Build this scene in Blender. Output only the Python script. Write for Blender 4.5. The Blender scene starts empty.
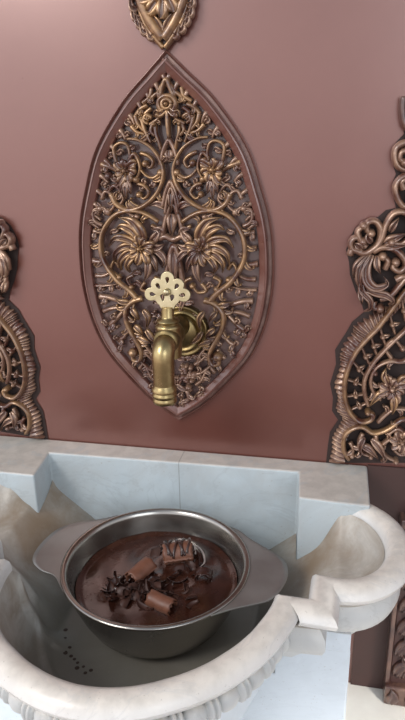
import bpy, math, random
import numpy as np
from mathutils import Vector, Matrix
from mathutils.geometry import delaunay_2d_cdt
random.seed(7)
rng = np.random.RandomState(5)
PI = math.pi
ZO = 1.03                      # height of the camera above the floor
AX = -0.2655                   # the medallion's axis on the wall
COL = bpy.context.scene.collection

# ------------------------------------------------------------------ camera
PITCH, YAW, ROLL, FPX = math.radians(19.125), math.radians(12.43), math.radians(-1.172), 616.1
CAM = np.array([0.0, -1.0, 0.0])
_f = np.array([-math.sin(YAW)*math.cos(PITCH), math.cos(YAW)*math.cos(PITCH), -math.sin(PITCH)])
_r = np.array([math.cos(YAW), math.sin(YAW), 0.0])
_u = np.cross(_r, _f)
_R = _r*math.cos(ROLL)+_u*math.sin(ROLL)
_U = -_r*math.sin(ROLL)+_u*math.cos(ROLL)
cd = bpy.data.cameras.new('camera')
cam = bpy.data.objects.new('camera', cd); COL.objects.link(cam)
M = Matrix(((_R[0], _U[0], -_f[0]), (_R[1], _U[1], -_f[1]), (_R[2], _U[2], -_f[2]))).to_4x4()
cam.matrix_world = Matrix.Translation((0, -1, ZO)) @ M
cd.sensor_fit = 'VERTICAL'; cd.sensor_height = 24.0; cd.lens = FPX/720*24.0
cd.clip_start = 0.02
bpy.context.scene.camera = cam

def at(x, y, Y=-0.02):
    """the (x, z) of the wall-parallel plane Y seen at photograph coordinates x, y"""
    d = _f + _R*(x-202.5)/FPX - _U*(y-360)/FPX
    t = (Y-CAM[1])/d[1]
    p = CAM + d*t
    return (p[0], p[2])

# ------------------------------------------------------------------ materials
def mat(name):
    m = bpy.data.materials.new(name); m.use_nodes = True
    nt = m.node_tree; b = nt.nodes['Principled BSDF']
    return m, nt, b
def N(nt, t, **kw):
    n = nt.nodes.new(t)
    for k, v in kw.items():
        if hasattr(n, k): setattr(n, k, v)
        else: n.inputs[k.replace('_', ' ')].default_value = v
    return n
def noise(nt, scale, detail=4, rough=.55, dist=0, vec=None):
    n = N(nt, 'ShaderNodeTexNoise'); n.inputs['Scale'].default_value = scale
    n.inputs['Detail'].default_value = detail; n.inputs['Roughness'].default_value = rough
    n.inputs['Distortion'].default_value = dist
    if vec is None:
        g = N(nt, 'ShaderNodeNewGeometry'); vec = g.outputs['Position']
    nt.links.new(vec, n.inputs['Vector'])
    return n.outputs['Fac']
def ramp(nt, fac, stops):
    r = N(nt, 'ShaderNodeValToRGB'); e = r.color_ramp.elements
    while len(e) < len(stops): e.new(.5)
    for i, (p, c) in enumerate(stops):
        e[i].position = p; e[i].color = (c[0], c[1], c[2], 1) if not isinstance(c, float) else (c, c, c, 1)
    nt.links.new(fac, r.inputs[0]); return r.outputs[0]
def mixc(nt, fac, a, b, blend='MIX'):
    m = N(nt, 'ShaderNodeMix'); m.data_type = 'RGBA'; m.blend_type = blend
    for i, v in ((0, fac), (6, a), (7, b)):
        if hasattr(v, 'links') or hasattr(v, 'is_linked'): nt.links.new(v, m.inputs[i])
        elif i == 0: m.inputs[0].default_value = v
        else: m.inputs[i].default_value = (v[0], v[1], v[2], 1)
    return m.outputs[2]
def math_(nt, op, a, b=None, clamp=False):
    m = N(nt, 'ShaderNodeMath'); m.operation = op; m.use_clamp = clamp
    for i, v in ((0, a), (1, b)):
        if v is None: continue
        if hasattr(v, 'is_linked'): nt.links.new(v, m.inputs[i])
        else: m.inputs[i].default_value = v
    return m.outputs[0]
def maprange(nt, v, a, b, c=0.0, d=1.0):
    m = N(nt, 'ShaderNodeMapRange'); nt.links.new(v, m.inputs[0])
    for i, q in enumerate((a, b, c, d)): m.inputs[i+1].default_value = q
    return m.outputs[0]
def bump(nt, b, h, strength=.3, dist=.002):
    n = N(nt, 'ShaderNodeBump'); n.inputs['Strength'].default_value = strength; n.inputs['Distance'].default_value = dist
    nt.links.new(h, n.inputs['Height']); nt.links.new(n.outputs[0], b.inputs['Normal'])
def posxyz(nt):
    g = N(nt, 'ShaderNodeNewGeometry'); s = N(nt, 'ShaderNodeSeparateXYZ'); nt.links.new(g.outputs['Position'], s.inputs[0])
    return s.outputs, g

def make_wall_mat():
    m, nt, b = mat('brown_lacquer')
    n = noise(nt, 5, 5); n2 = noise(nt, 60, 3)
    c = ramp(nt, n, [(.3, (.096, .027, .018)), (.7, (.114, .034, .023))])
    c = mixc(nt, math_(nt, 'MULTIPLY', n2, .25), c, (.145, .056, .042))
    nt.links.new(c, b.inputs['Base Color'])
    nt.links.new(maprange(nt, n, .3, .7, .27, .34), b.inputs['Roughness'])
    b.inputs['Specular IOR Level'].default_value = .68
    b.inputs['IOR'].default_value = 2.0; b.inputs['Specular Tint'].default_value = (1, .74, .70, 1)
    bump(nt, b, n2, .04, .001)
    return m
def make_dark_mat():
    m, nt, b = mat('dark_brown_lacquer')
    n = noise(nt, 9, 4)
    nt.links.new(ramp(nt, n, [(.3, (.05, .022, .020)), (.7, (.075, .035, .030))]), b.inputs['Base Color'])
    b.inputs['Roughness'].default_value = .45
    return m
def make_carved_mat(name, gold, lo=(.085, .030, .020), hi=(.40, .215, .095), frame=False):
    m, nt, b = mat(name)
    g = N(nt, 'ShaderNodeNewGeometry')
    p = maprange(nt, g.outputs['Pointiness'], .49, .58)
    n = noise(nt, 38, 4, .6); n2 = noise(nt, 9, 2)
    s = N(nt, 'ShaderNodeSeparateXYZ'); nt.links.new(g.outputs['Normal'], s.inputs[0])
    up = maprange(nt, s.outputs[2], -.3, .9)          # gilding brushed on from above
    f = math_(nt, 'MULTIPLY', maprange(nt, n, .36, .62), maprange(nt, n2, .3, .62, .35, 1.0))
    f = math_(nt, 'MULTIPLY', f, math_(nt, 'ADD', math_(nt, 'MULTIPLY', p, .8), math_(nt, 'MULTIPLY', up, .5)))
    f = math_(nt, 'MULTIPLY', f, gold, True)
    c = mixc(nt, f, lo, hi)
    nt.links.new(c, b.inputs['Base Color'])
    nt.links.new(math_(nt, 'MULTIPLY', f, .7, True), b.inputs['Metallic'])
    nt.links.new(maprange(nt, n, .3, .7, .27, .42), b.inputs['Roughness'])
    b.inputs['Coat Weight'].default_value = .8; b.inputs['Coat Roughness'].default_value = .2
    bump(nt, b, n, .15, .001)
    return m
def make_marble(name, top, side, stain=None, stain_amt=0.0, rough=.35, crack=False, zdark=None, vein=.35):
    m, nt, b = mat(name)
    g = N(nt, 'ShaderNodeNewGeometry')
    s = N(nt, 'ShaderNodeSeparateXYZ'); nt.links.new(g.outputs['Normal'], s.inputs[0])
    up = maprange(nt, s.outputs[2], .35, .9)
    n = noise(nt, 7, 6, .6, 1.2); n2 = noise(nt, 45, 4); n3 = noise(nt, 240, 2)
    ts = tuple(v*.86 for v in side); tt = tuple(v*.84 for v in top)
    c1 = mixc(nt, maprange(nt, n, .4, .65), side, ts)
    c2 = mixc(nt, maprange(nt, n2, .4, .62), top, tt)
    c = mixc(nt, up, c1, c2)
    vn = math_(nt, 'ABSOLUTE', math_(nt, 'SUBTRACT', noise(nt, 5, 7, .6, 2.0), .5))
    vf = maprange(nt, vn, 0, .025, vein, 0.0)
    c = mixc(nt, vf, c, tuple(v*.72 for v in side))
    if stain:
        sf = math_(nt, 'MULTIPLY', maprange(nt, noise(nt, 13, 6, .65, .6), .38, .66), stain_amt, True)
        c = mixc(nt, sf, c, stain)
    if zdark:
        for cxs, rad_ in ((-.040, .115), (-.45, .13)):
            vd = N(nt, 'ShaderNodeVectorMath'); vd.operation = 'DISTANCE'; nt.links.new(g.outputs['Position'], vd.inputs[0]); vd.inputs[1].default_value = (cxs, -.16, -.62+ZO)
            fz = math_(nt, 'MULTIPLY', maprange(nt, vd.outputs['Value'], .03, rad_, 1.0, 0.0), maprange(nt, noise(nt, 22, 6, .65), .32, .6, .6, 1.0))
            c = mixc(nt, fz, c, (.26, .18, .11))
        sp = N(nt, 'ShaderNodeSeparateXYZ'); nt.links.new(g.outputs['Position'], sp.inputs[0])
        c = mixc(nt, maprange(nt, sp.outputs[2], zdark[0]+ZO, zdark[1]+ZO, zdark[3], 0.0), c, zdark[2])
    if crack:
        sp = N(nt, 'ShaderNodeSeparateXYZ'); nt.links.new(g.outputs['Position'], sp.inputs[0])
        dx = math_(nt, 'ABSOLUTE', math_(nt, 'SUBTRACT', sp.outputs[0], -.2575))
        c = mixc(nt, maprange(nt, dx, .0004, .0011, .6, 0.0), c, (.16, .15, .14))
    pt = maprange(nt, n3, .68, .74)
    c = mixc(nt, math_(nt, 'MULTIPLY', pt, .35), c, (.30, .26, .22))
    nt.links.new(c, b.inputs['Base Color'])
    b.inputs['Roughness'].default_value = rough
    b.inputs['Subsurface Weight'].default_value = .0
    bump(nt, b, n2, .12, .0015)
    return m
def simple(name, col, rough=.4, metal=0.0, nz=None, coat=0.0):
    m, nt, b = mat(name)
    n = noise(nt, nz or 30, 4)
    c = ramp(nt, n, [(.3, tuple(v*.8 for v in col)), (.7, tuple(min(1, v*1.12) for v in col))])
    nt.links.new(c, b.inputs['Base Color'])
    nt.links.new(maprange(nt, n, .3, .7, rough*.85, rough*1.2), b.inputs['Roughness'])
    b.inputs['Metallic'].default_value = metal; b.inputs['Coat Weight'].default_value = coat
    b.inputs['Coat Roughness'].default_value = .12
    return m
def make_steel():
    m, nt, b = mat('brushed_steel')
    n = noise(nt, 6, 2); n2 = noise(nt, 30, 3)
    nt.links.new(ramp(nt, n, [(.3, (.30, .28, .25)), (.7, (.38, .355, .325))]), b.inputs['Base Color'])
    b.inputs['Metallic'].default_value = 1.0
    nt.links.new(maprange(nt, n2, .3, .7, .20, .28), b.inputs['Roughness'])
    return m
def make_brass(name, a, c, rough, metal=1.0):
    m, nt, b = mat(name)
    n = noise(nt, 42, 5, .6); g = N(nt, 'ShaderNodeNewGeometry')
    nt.links.new(ramp(nt, n, [(.3, a), (.68, c)]), b.inputs['Base Color'])
    b.inputs['Metallic'].default_value = metal
    nt.links.new(maprange(nt, n, .3, .7, rough*1.3, rough*.85), b.inputs['Roughness'])
    bump(nt, b, n, .05, .001)
    return m
def make_choc():
    m, nt, b = mat('melted_chocolate')
    n = noise(nt, 16, 5, .55, 1.5); n2 = noise(nt, 70, 4, .6, .8)
    nt.links.new(ramp(nt, n, [(.3, (.024, .008, .005)), (.7, (.060, .020, .012))]), b.inputs['Base Color'])
    nt.links.new(maprange(nt, n2, .3, .7, .12, .32), b.inputs['Roughness'])
    b.inputs['Coat Weight'].default_value = .3; b.inputs['Coat Roughness'].default_value = .1
    bump(nt, b, n2, .22, .0015)
    return m

WALL = make_wall_mat(); DARK = make_dark_mat(); SHADEB = simple('painted_shade_brown', (.030, .016, .013), .7)
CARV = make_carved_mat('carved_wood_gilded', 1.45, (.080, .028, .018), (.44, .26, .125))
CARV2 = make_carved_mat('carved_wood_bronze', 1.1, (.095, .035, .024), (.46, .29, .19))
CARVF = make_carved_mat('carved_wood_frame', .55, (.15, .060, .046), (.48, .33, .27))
DADO = simple('dark_dado', (.060, .028, .024), .5, nz=8)
BACK = simple('recess_brown', (.15, .085, .075), .4, nz=12, coat=1.0)
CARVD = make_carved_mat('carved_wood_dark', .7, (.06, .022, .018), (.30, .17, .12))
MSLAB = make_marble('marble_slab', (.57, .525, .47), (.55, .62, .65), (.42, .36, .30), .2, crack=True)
MRIM = make_marble('marble_rim', (.76, .705, .63), (.74, .73, .71), (.48, .40, .32), .22, rough=.3)
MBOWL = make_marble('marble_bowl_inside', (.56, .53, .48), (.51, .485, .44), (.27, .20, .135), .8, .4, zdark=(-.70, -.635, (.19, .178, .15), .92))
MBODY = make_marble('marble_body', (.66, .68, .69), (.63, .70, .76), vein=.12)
MLOW = make_marble('marble_moulding', (.60, .56, .50), (.56, .57, .56))
FLOORM = simple('pale_floor', (.92, .87, .80), .5, nz=6)
STEEL = make_steel()
STEELR = simple('dull_steel', (.42, .42, .40), .50, 1.0, nz=12)
BRASS = make_brass('aged_brass', (.22, .155, .07), (.44, .34, .17), .30)
BRASSD = make_brass('tarnished_brass', (.12, .09, .045), (.30, .22, .10), .38)
BRASSL = make_brass('pale_brass', (.40, .33, .19), (.58, .50, .32), .32, .9)
CHOC = make_choc()
MILK = simple('milk_chocolate', (.17, .066, .037), .45, nz=90)
DCH = simple('dark_chocolate', (.035, .012, .008), .28, nz=60, coat=.3)
SHEEN = simple('sheen_streak', (.50, .42, .38), .3, nz=60, coat=.4)
SOIL = simple('dark_speck', (.05, .03, .02), .5)

# ------------------------------------------------------------------ object helpers
def link(name, me, m, parent=None, loc=None, smooth=True, kind=None, label=None):
    o = bpy.data.objects.new(name, me); COL.objects.link(o)
    if m: me.materials.append(m)
    if smooth:
        for p in me.polygons: p.use_smooth = True
    if parent: o.parent = parent
    if kind: o['kind'] = kind
    if label: o['label'] = label
    return o
def wloc(o):
    v = Vector((0, 0, 0))
    while o is not None: v += o.location; o = o.parent
    return v
class MB:
    def __init__(s): s.v = []; s.f = []
    def add(s, v, f):
        k = len(s.v); s.v += [tuple(map(float, p)) for p in v]; s.f += [tuple(i+k for i in q) for q in f]; return s
    def mirror(s, ax=AX):
        r = MB(); r.v = [(2*ax-x, y, z) for x, y, z in s.v]; r.f = [tuple(reversed(q)) for q in s.f]; return r
    def build(s, name, m, parent=None, loc=None, **kw):
        """vertices are in scene coordinates with the camera at z = 0; loc places a top-level mesh's origin"""
        base = wloc(parent) if parent else Vector(loc or (0, 0, 0))
        me = bpy.data.meshes.new(name)
        me.from_pydata([(x-base[0], y-base[1], z+ZO-base[2]) for x, y, z in s.v], [], s.f)
        me.validate(); me.update()
        o = link(name, me, m, parent, **kw)
        if not parent: o.location = base
        return o
def thing(name, label, cat, loc, group=None):
    o = bpy.data.objects.new(name, None); COL.objects.link(o); o.empty_display_size = .02
    o.location = (loc[0], loc[1], loc[2]+ZO); o['label'] = label; o['category'] = cat
    if group: o['group'] = group
    return o
def tag(o, label, cat, group=None):
    o['label'] = label; o['category'] = cat
    if group: o['group'] = group
    return o
def bevel(o, w, seg=2, ang=35):
    b = o.modifiers.new('bevel', 'BEVEL'); b.width = w; b.segments = seg; b.limit_method = 'ANGLE'; b.angle_limit = math.radians(ang)
    return o
def autosmooth(o, ang=40):
    o.data.set_sharp_from_angle(angle=math.radians(ang)); return o

def box(x0, x1, y0, y1, z0, z1):
    v = [(x, y, z) for x in (x0, x1) for y in (y0, y1) for z in (z0, z1)]
    return v, [(0, 1, 3, 2), (4, 6, 7, 5), (0, 4, 5, 1), (2, 3, 7, 6), (0, 2, 6, 4), (1, 5, 7, 3)]
def prism(poly, z0, z1):
    n = len(poly); v = [(x, y, z0) for x, y in poly]+[(x, y, z1) for x, y in poly]
    return v, [tuple(reversed(range(n))), tuple(range(n, 2*n))]+[(i, (i+1) % n, n+(i+1) % n, n+i) for i in range(n)]
def lathe(prof, c, axis='z', n=48, ry=1.0, arc=None):
    """prof = [(r, h)], revolved about an axis through c"""
    v = []; f = []
    for r, h in prof:
        for i in range(n):
            a = 2*PI*i/n if arc is None else arc[0]+(arc[1]-arc[0])*i/(n-1)
            p, q = r*math.cos(a), r*math.sin(a)*ry
            if axis == 'z': v.append((c[0]+p, c[1]+q, c[2]+h))
            else: v.append((c[0]+p, c[1]-h, c[2]+q))
    for j in range(len(prof)-1):
        for i in range(n if arc is None else n-1):
            q = (j*n+i, j*n+(i+1) % n, (j+1)*n+(i+1) % n, (j+1)*n+i)
            f.append(q)
    return v, f
def crv(P, n, closed=False):
    P = np.array(P, float); k = len(P)
    if k == 2: t = np.linspace(0, 1, n)[:, None]; return P[0]*(1-t)+P[1]*t
    Q = np.vstack([2*P[0]-P[1], P, 2*P[-1]-P[-2]]) if not closed else np.vstack([P[-1], P, P[0], P[1]])
    segs = k-1 if not closed else k
    out = []
    for t in np.linspace(0, segs, n, endpoint=not closed):
        i = min(int(t), segs-1); u = t-i; a, b, c, d = Q[i:i+4]
        out.append(.5*((2*b)+(-a+c)*u+(2*a-5*b+4*c-d)*u*u+(-a+3*b-3*c+d)*u**3))
    return np.array(out)

# ------------------------------------------------------------------ relief carving primitives (on wall-parallel planes)
def ribbon(P, w, sec, y, n=None, wfun=None, hfun=None, yfun=None):
    """sweep a section along the (x, z) path P. sec = [(across, out)], unit widths; out is toward the viewer"""
    P = np.array(P, float); m = len(P)
    T = np.gradient(P, axis=0); T /= np.linalg.norm(T, axis=1)[:, None]+1e-12
    Nn = np.stack([-T[:, 1], T[:, 0]], 1); k = len(sec); v = []; f = []
    for i in range(m):
        t = i/(m-1); ww = w*(wfun(t) if wfun else 1); hh = (hfun(t) if hfun else 1); yy = y+(yfun(t) if yfun else 0)
        for a, o in sec:
            q = P[i]+Nn[i]*a*ww; v.append((q[0], -(yy+o*hh), q[1]))
    for i in range(m-1):
        for j in range(k):
            j2 = (j+1) % k
            f.append((i*k+j, (i+1)*k+j, (i+1)*k+j2, i*k+j2))
    f.append(tuple(range(k))); f.append(tuple(reversed(range((m-1)*k, m*k))))
    return v, f
def rope_sec(h): return [(-1, -h*.6), (-1, h*.1), (-.7, h*.65), (-.25, h), (.25, h), (.7, h*.65), (1, h*.1), (1, -h*.6)]
def leaf_sec(h): return [(-1, -h*.5), (-1, 0), (-.62, h*.85), (-.25, h*.5), (0, h*.15), (.25, h*.5), (.62, h*.85), (1, 0), (1, -h*.5)]
OCC = []
def stem(mb, pts, w, h=.007, y=.014, taper=(1, .45), n=26, curl=0):
    P = crv(pts, n); w = w*1.2; OCC.extend([tuple(p)+(w*.8,) for p in P]+[(2*AX-p[0], p[1], w*.8) for p in P])
    mb.add(*ribbon(P, w, rope_sec(h), y, wfun=lambda t: taper[0]+(taper[1]-taper[0])*t, hfun=lambda t: .8+.2*math.sin(PI*t)))
    if curl: mb.add(*dome(P[-1], w*curl, h*1.5, y))
    return P
def leaf(mb, pts, w, h=.006, y=.014, n=12, lift=.003, tip=.7):
    P = crv(pts, n); w = w*1.2; OCC.extend([tuple(p)+(w*.8,) for p in P]+[(2*AX-p[0], p[1], w*.8) for p in P])
    mb.add(*ribbon(P, w, leaf_sec(h), y, wfun=lambda t: max(.05, math.sin(PI*min(1, (t*.93+.07))**tip)), yfun=lambda t: lift*math.sin(PI*t*.9)))
def dome(c, r, h, y, n=12, rings=4):
    v = []; f = []
    for j in range(rings):
        a = j/rings*PI/2
        for i in range(n):
            b = 2*PI*i/n; v.append((c[0]+r*math.cos(a)*math.cos(b), -(y+h*math.sin(a)), c[1]+r*math.cos(a)*math.sin(b)))
    v.append((c[0], -(y+h), c[1])); top = len(v)-1
    for j in range(rings-1):
        for i in range(n): f.append((j*n+i, j*n+(i+1) % n, (j+1)*n+(i+1) % n, (j+1)*n+i))
    for i in range(n): f.append(((rings-1)*n+i, (rings-1)*n+(i+1) % n, top))
    # skirt back to the ground
    k = len(v)
    for i in range(n):
        b = 2*PI*i/n; v.append((c[0]+r*math.cos(b), -(y-.006), c[1]+r*math.sin(b)))
    for i in range(n): f.append((k+i, k+(i+1) % n, (i+1) % n, i))
    return v, f
def rot2(v, a): return np.array([v[0]*math.cos(a)-v[1]*math.sin(a), v[0]*math.sin(a)+v[1]*math.cos(a)])
def sprouts(mb, P, spec, w=.0035, y=.013, h=.005):
    """leaflets that spring from a vine: spec = [(t, side, length)]"""
    T = np.gradient(P, axis=0)
    for t, s, L in spec:
        i = int(t*(len(P)-1)); d = T[i]/np.linalg.norm(T[i])
        a = P[i]; b = a+rot2(d, s*.65)*L*.5; c = b+rot2(d, s*1.25)*L*.4; e = c+rot2(d, s*2.3)*L*.22
        leaf(mb, [a, b, c, e], w, h, y)
        mb.add(*dome(e, w*.62, h*1.1, y+.001, 8, 3))
def flower(c, R, petals, y, rot=0, w=.32, h=.007, lens=None, center=.22):
    mb = MB()
    for k in range(petals):
        a = rot+2*PI*k/petals; L = R*(lens[k % len(lens)] if lens else 1)
        d = np.array([math.cos(a), math.sin(a)]); p = np.array([-d[1], d[0]])
        c0 = np.array(c)
        leaf(mb, [c0+d*R*.1, c0+d*L*.45+p*L*.06, c0+d*L*.85+p*L*.02, c0+d*L-p*L*.08], R*w, h, y, tip=1.25, lift=.005)
    ce = MB()
    ce.add(*dome(c, R*center, h*1.6, y+.004, 12, 4))
    for k in range(6):
        a = 2*PI*k/6; ce.add(*dome((c[0]+R*center*1.15*math.cos(a), c[1]+R*center*1.15*math.sin(a)), R*center*.42, h*1.1, y+.004, 8, 3))
    return mb, ce
def Pm(pts, Y=-.02): return [at(x, y, Y) for x, y in pts]
def mir(pts): return [(2*AX-x, z) for x, z in pts]

# ------------------------------------------------------------------ the setting
o = MB().add(*box(-1.6, 1.3, 0, .06, -1.03, 1.0)).build('wall_back', WALL, kind='structure', smooth=False)
o = MB().add(*box(-1.6, 1.3, -.85, .06, -1.08, -1.03)).build('floor', FLOORM, kind='structure', smooth=False)

o = MB().add(*box(.0725, .34, -.004, 0, -1.03, -.5335)).build('trim_1', DADO, kind='structure', smooth=False)

# ------------------------------------------------------------------ pointed oval medallion
med = thing('carved_medallion', 'pointed oval openwork medallion of gilded scrolls and flowers on the brown wall behind the tap', 'wall carving', (AX, 0, -.165))
OUT = [(.139, 0), (.110, .031), (.068, .075), (0, .124), (-.07, .150), (-.12, .163), (-.17, .168), (-.227, .167), (-.29, .155), (-.345, .131), (-.395, .0915), (-.440, .047), (-.472, 0)]
OUT = [(b, a) for a, b in OUT]
half = crv(OUT, 70)
loop = np.array([(AX+a, b) for a, b in half]+[(AX-a, b) for a, b in half[-2:0:-1]])
def offs(loop, d):
    n = len(loop); out = []
    for i in range(n):
        p, q, r = loop[i-1], loop[i], loop[(i+1) % n]
        a = (q-p)/np.linalg.norm(q-p); b = (r-q)/np.linalg.norm(r-q)
        na = np.array([-a[1], a[0]]); nb = np.array([-b[1], b[0]])
        m = na+nb; m /= (np.linalg.norm(m)+1e-9); s = d/max(.45, m@na)
        out.append(q-m*s)
    return np.array(out)
# sign check: inward must shrink the loop
sg = 1 if np.abs(offs(loop, .01)[:, 0]-AX).max() < np.abs(loop[:, 0]-AX).max() else -1
prof = [(-.0005, 0), (0, .006), (.0018, .009), (.0032, .007), (.0045, .0015), (.0085, .0015), (.0095, .010), (.0110, .0165), (.0132, .0175), (.0148, .0145), (.0225, .0125), (.0240, .010), (.0245, .001)]
v = []; f = []; n = len(loop)
for d, h in prof:
    for p in offs(loop, sg*d): v.append((p[0], -h, p[1]))
for j in range(len(prof)-1):
    for i in range(n): f.append((j*n+i, j*n+(i+1) % n, (j+1)*n+(i+1) % n, (j+1)*n+i))
autosmooth(MB().add(v, f).build('frame', CARVF, med), 50)
inner = offs(loop, sg*.0225)
MB().add([(p[0], -.0008, p[1]) for p in inner], [tuple(range(n))]).build('backing', BACK, med, smooth=False)

def both(mb, name, m=CARV, parent=None):
    a = mb.build(name, m, parent or med); b = mb.mirror().build(name, m, parent or med); return a, b

# upper scroll
mb = MB()
P = stem(mb, Pm([(127, 139), (137, 140), (150, 147), (159, 159), (163, 172), (160, 187), (151, 200), (139, 208), (126, 210), (115, 204), (110, 194)]), .0040, .008, .016, (.5, 1), 44)
sprouts(mb, P, [(.12, 1, .018), (.3, 1, .016), (.42, -1, .02), (.55, 1, .014), (.7, -1, .022), (.82, 1, .018), (.92, -1, .02)])
stem(mb, Pm([(140, 170), (146, 176), (153, 178), (160, 173)]), .0028, .006, .015, (.6, 1), 14, 1.9)
stem(mb, Pm([(139, 153), (147, 156), (152, 162), (149, 168), (144, 164)]), .003, .006, .012, (1, .6), 16, 1.6)
both(mb, 'scroll')
fl, ce = flower(at(125, 171), .020, 7, .016, .6, .34, lens=[1.15, .8, 1.0, .75, 1.2, .9, .85])
for x in ((fl, ce), (fl.mirror(), ce.mirror())):
    q = x[0].build('flower', CARV, med); x[1].build('flower_center', CARV, q)
mb = MB()     # pale drooping bell under the upper flower
for dx, L in ((-5, 13), (0, 19), (5, 14)): leaf(mb, Pm([(126, 180), (126+dx*.6, 180+L*.5), (126+dx, 180+L)]), .0048, .007, .018)
both(mb, 'bell_flower', CARV2)
# loops beside the frame at the upper flower
mb = MB()
stem(mb, Pm([(118, 168), (114, 158), (113, 148), (119, 143), (126, 145), (129, 155), (128, 163)]), .0026, .006, .014, (1, .8), 24)
stem(mb, Pm([(117, 172), (110, 168), (103, 166), (99, 164)]), .0034, .006, .010, (1, 1.2), 12)
stem(mb, Pm([(128, 160), (133, 154), (137, 160), (139, 170), (135, 180)]), .0032, .006, .014, (1, .6), 16, 1.5)
stem(mb, Pm([(136, 184), (143, 186), (148, 193), (143, 199), (138, 195)]), .003, .006, .013, (1, .6), 16, 1.5)
both(mb, 'loop_scroll')
MB().add(*dome(at(106.5, 176.5), .0072, .013, .007, 20, 6)).build('round_boss', CARVD, med)
mb = MB()
for a in ([(108, 190), (113, 186), (118, 190), (122, 199), (118, 206)], [(100, 200), (104, 192), (111, 196), (113, 206), (107, 213)], [(96, 215), (101, 208), (107, 212)],
          [(101, 226), (95, 223), (92, 218), (93, 210), (99, 209)], [(120, 206), (128, 214), (136, 217)]):
    P = stem(mb, Pm(a), .0031, .006, .012, (1, .6), 18, 1.5)
    sprouts(mb, P, [(.35, 1, .012), (.6, -1, .012)], .003)
both(mb, 'side_scroll', CARV2)

# large lower scroll with its acanthus leaf
mb = MB()
P = stem(mb, Pm([(158, 222), (149, 216), (139, 212), (127, 211), (115, 215), (106, 225), (101, 238), (101, 254), (107, 268), (117, 281), (129, 291), (137, 300)]), .0042, .008, .017, (.7, 1), 48)
sprouts(mb, P, [(.1, 1, .018), (.25, -1, .018), (.5, -1, .016), (.58, -1, .020), (.68, -1, .022), (.78, -1, .018), (.88, -1, .02)])
both(mb, 'scroll')
mb = MB()
for a, w in (([(143, 243), (140, 231), (132, 221), (120, 217)], .0085), ([(141, 245), (134, 232), (123, 226), (117, 229)], .0070), ([(139, 246), (128, 239), (116, 238), (110, 246)], .0060),
             ([(139, 249), (127, 246), (117, 252), (115, 262)], .0060), ([(138, 251), (128, 253), (121, 261), (122, 270)], .0058), ([(139, 252), (131, 259), (128, 266), (131, 272)], .0052)):
    leaf(mb, Pm(a), w, .009, .018, 16, .006)
both(mb, 'acanthus_leaf')
fl, ce = flower(at(141, 248), .022, 9, .021, .3, .26, .008, lens=[1.15, .85, 1.0, .7, .8, 1.0, 1.25, 1.3, 1.0], center=.2)
for x in ((fl, ce), (fl.mirror(), ce.mirror())):
    q = x[0].build('flower', CARV, med); x[1].build('flower_center', CARV, q)
mb = MB()
for a, w in (([(146, 256), (148, 266), (147, 275), (144, 281)], .006), ([(149, 254), (154, 262), (157, 272)], .005), ([(150, 243), (156, 236), (159, 229)], .0065), ([(151, 247), (158, 248), (164, 244)], .006), ([(152, 250), (160, 254), (165, 262), (162, 268)], .005)):
    leaf(mb, Pm(a), w, .008, .015, 14)
both(mb, 'leaf_spray', CARV2)
mb = MB()
for a in ([(150, 226), (157, 230), (160, 238), (154, 240)], [(118, 268), (113, 262), (110, 270), (118, 278)], [(132, 276), (126, 280), (130, 288)], [(144, 283), (140, 290), (148, 292), (153, 286)],
          [(153, 278), (160, 282), (164, 290), (158, 294)]):
    mb = MB(); P = stem(mb, Pm(a), .0030, .006, .011, (1, .6), 18, 1.5); both(mb, 'curl')

# lower garland
mb = MB()
P = stem(mb, Pm([(142, 299), (134, 301), (127, 307), (125, 315), (127, 325), (132, 335), (138, 345), (141, 354), (139, 361), (133, 360), (133, 353)]), .0058, .009, .016, (.8, .6), 44, 1.3)
sprouts(mb, P, [(.12, 1, .018), (.22, -1, .020), (.32, 1, .020), (.42, -1, .018), (.5, 1, .02), (.6, 1, .018), (.7, -1, .018)], .0040)
for a in ([(131, 309), (135, 314), (139, 320)], [(134, 326), (139, 330), (143, 335)], [(138, 338), (145, 341), (151, 343)], [(129, 303), (122, 302), (116, 299)], [(143, 310), (148, 318), (147, 328)], [(146, 330), (152, 338), (158, 342)]):
    leaf(mb, Pm(a), .0048, .008, .016)
both(mb, 'garland')
# rungs that tie the scrolls to the frame
for a, w in (([(90, 262), (97, 263), (104, 262)], .0040), ([(93, 277), (101, 277), (108, 274)], .0032), ([(97, 298), (107, 299), (119, 303)], .0042), ([(93, 287), (103, 287), (116, 285)], .0024), ([(107, 327), (113, 322), (122, 312)], .0038),
             ([(101, 313), (109, 310), (118, 309)], .0034), ([(116, 342), (123, 338), (127, 328)], .0034), ([(127, 356), (131, 352), (134, 347)], .0034), ([(90, 247), (96, 247), (102, 247)], .0034),
             ([(91, 232), (96, 233), (102, 236)], .0036), ([(138, 371), (141, 366), (143, 360)], .0036), ([(150, 381), (152, 374), (154, 366)], .0036), ([(163, 392), (164, 384), (166, 372)], .0034)):
    mb = MB(); stem(mb, Pm(a), w, .006, .008, (1.15, .8), 10); both(mb, 'rung', CARV2)

for k in range(4, 30):
    p = loop[k+0] if loop[k][0] < AX else np.array([2*AX-loop[k][0], loop[k][1]])
    q = loop[k+1] if loop[k+1][0] < AX else np.array([2*AX-loop[k+1][0], loop[k+1][1]])
    if k % 2: continue
    t_ = (q-p)/np.linalg.norm(q-p); n_ = np.array([-t_[1], t_[0]]); n_ = n_ if n_[0] > 0 else -n_
    a = p+n_*.022; mb = MB(); stem(mb, [a, a+n_*.008+t_*.002, a+n_*.017+t_*.007], .0032, .007, .008, (1.3, .7), 10); both(mb, 'rung', CARV2)
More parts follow.
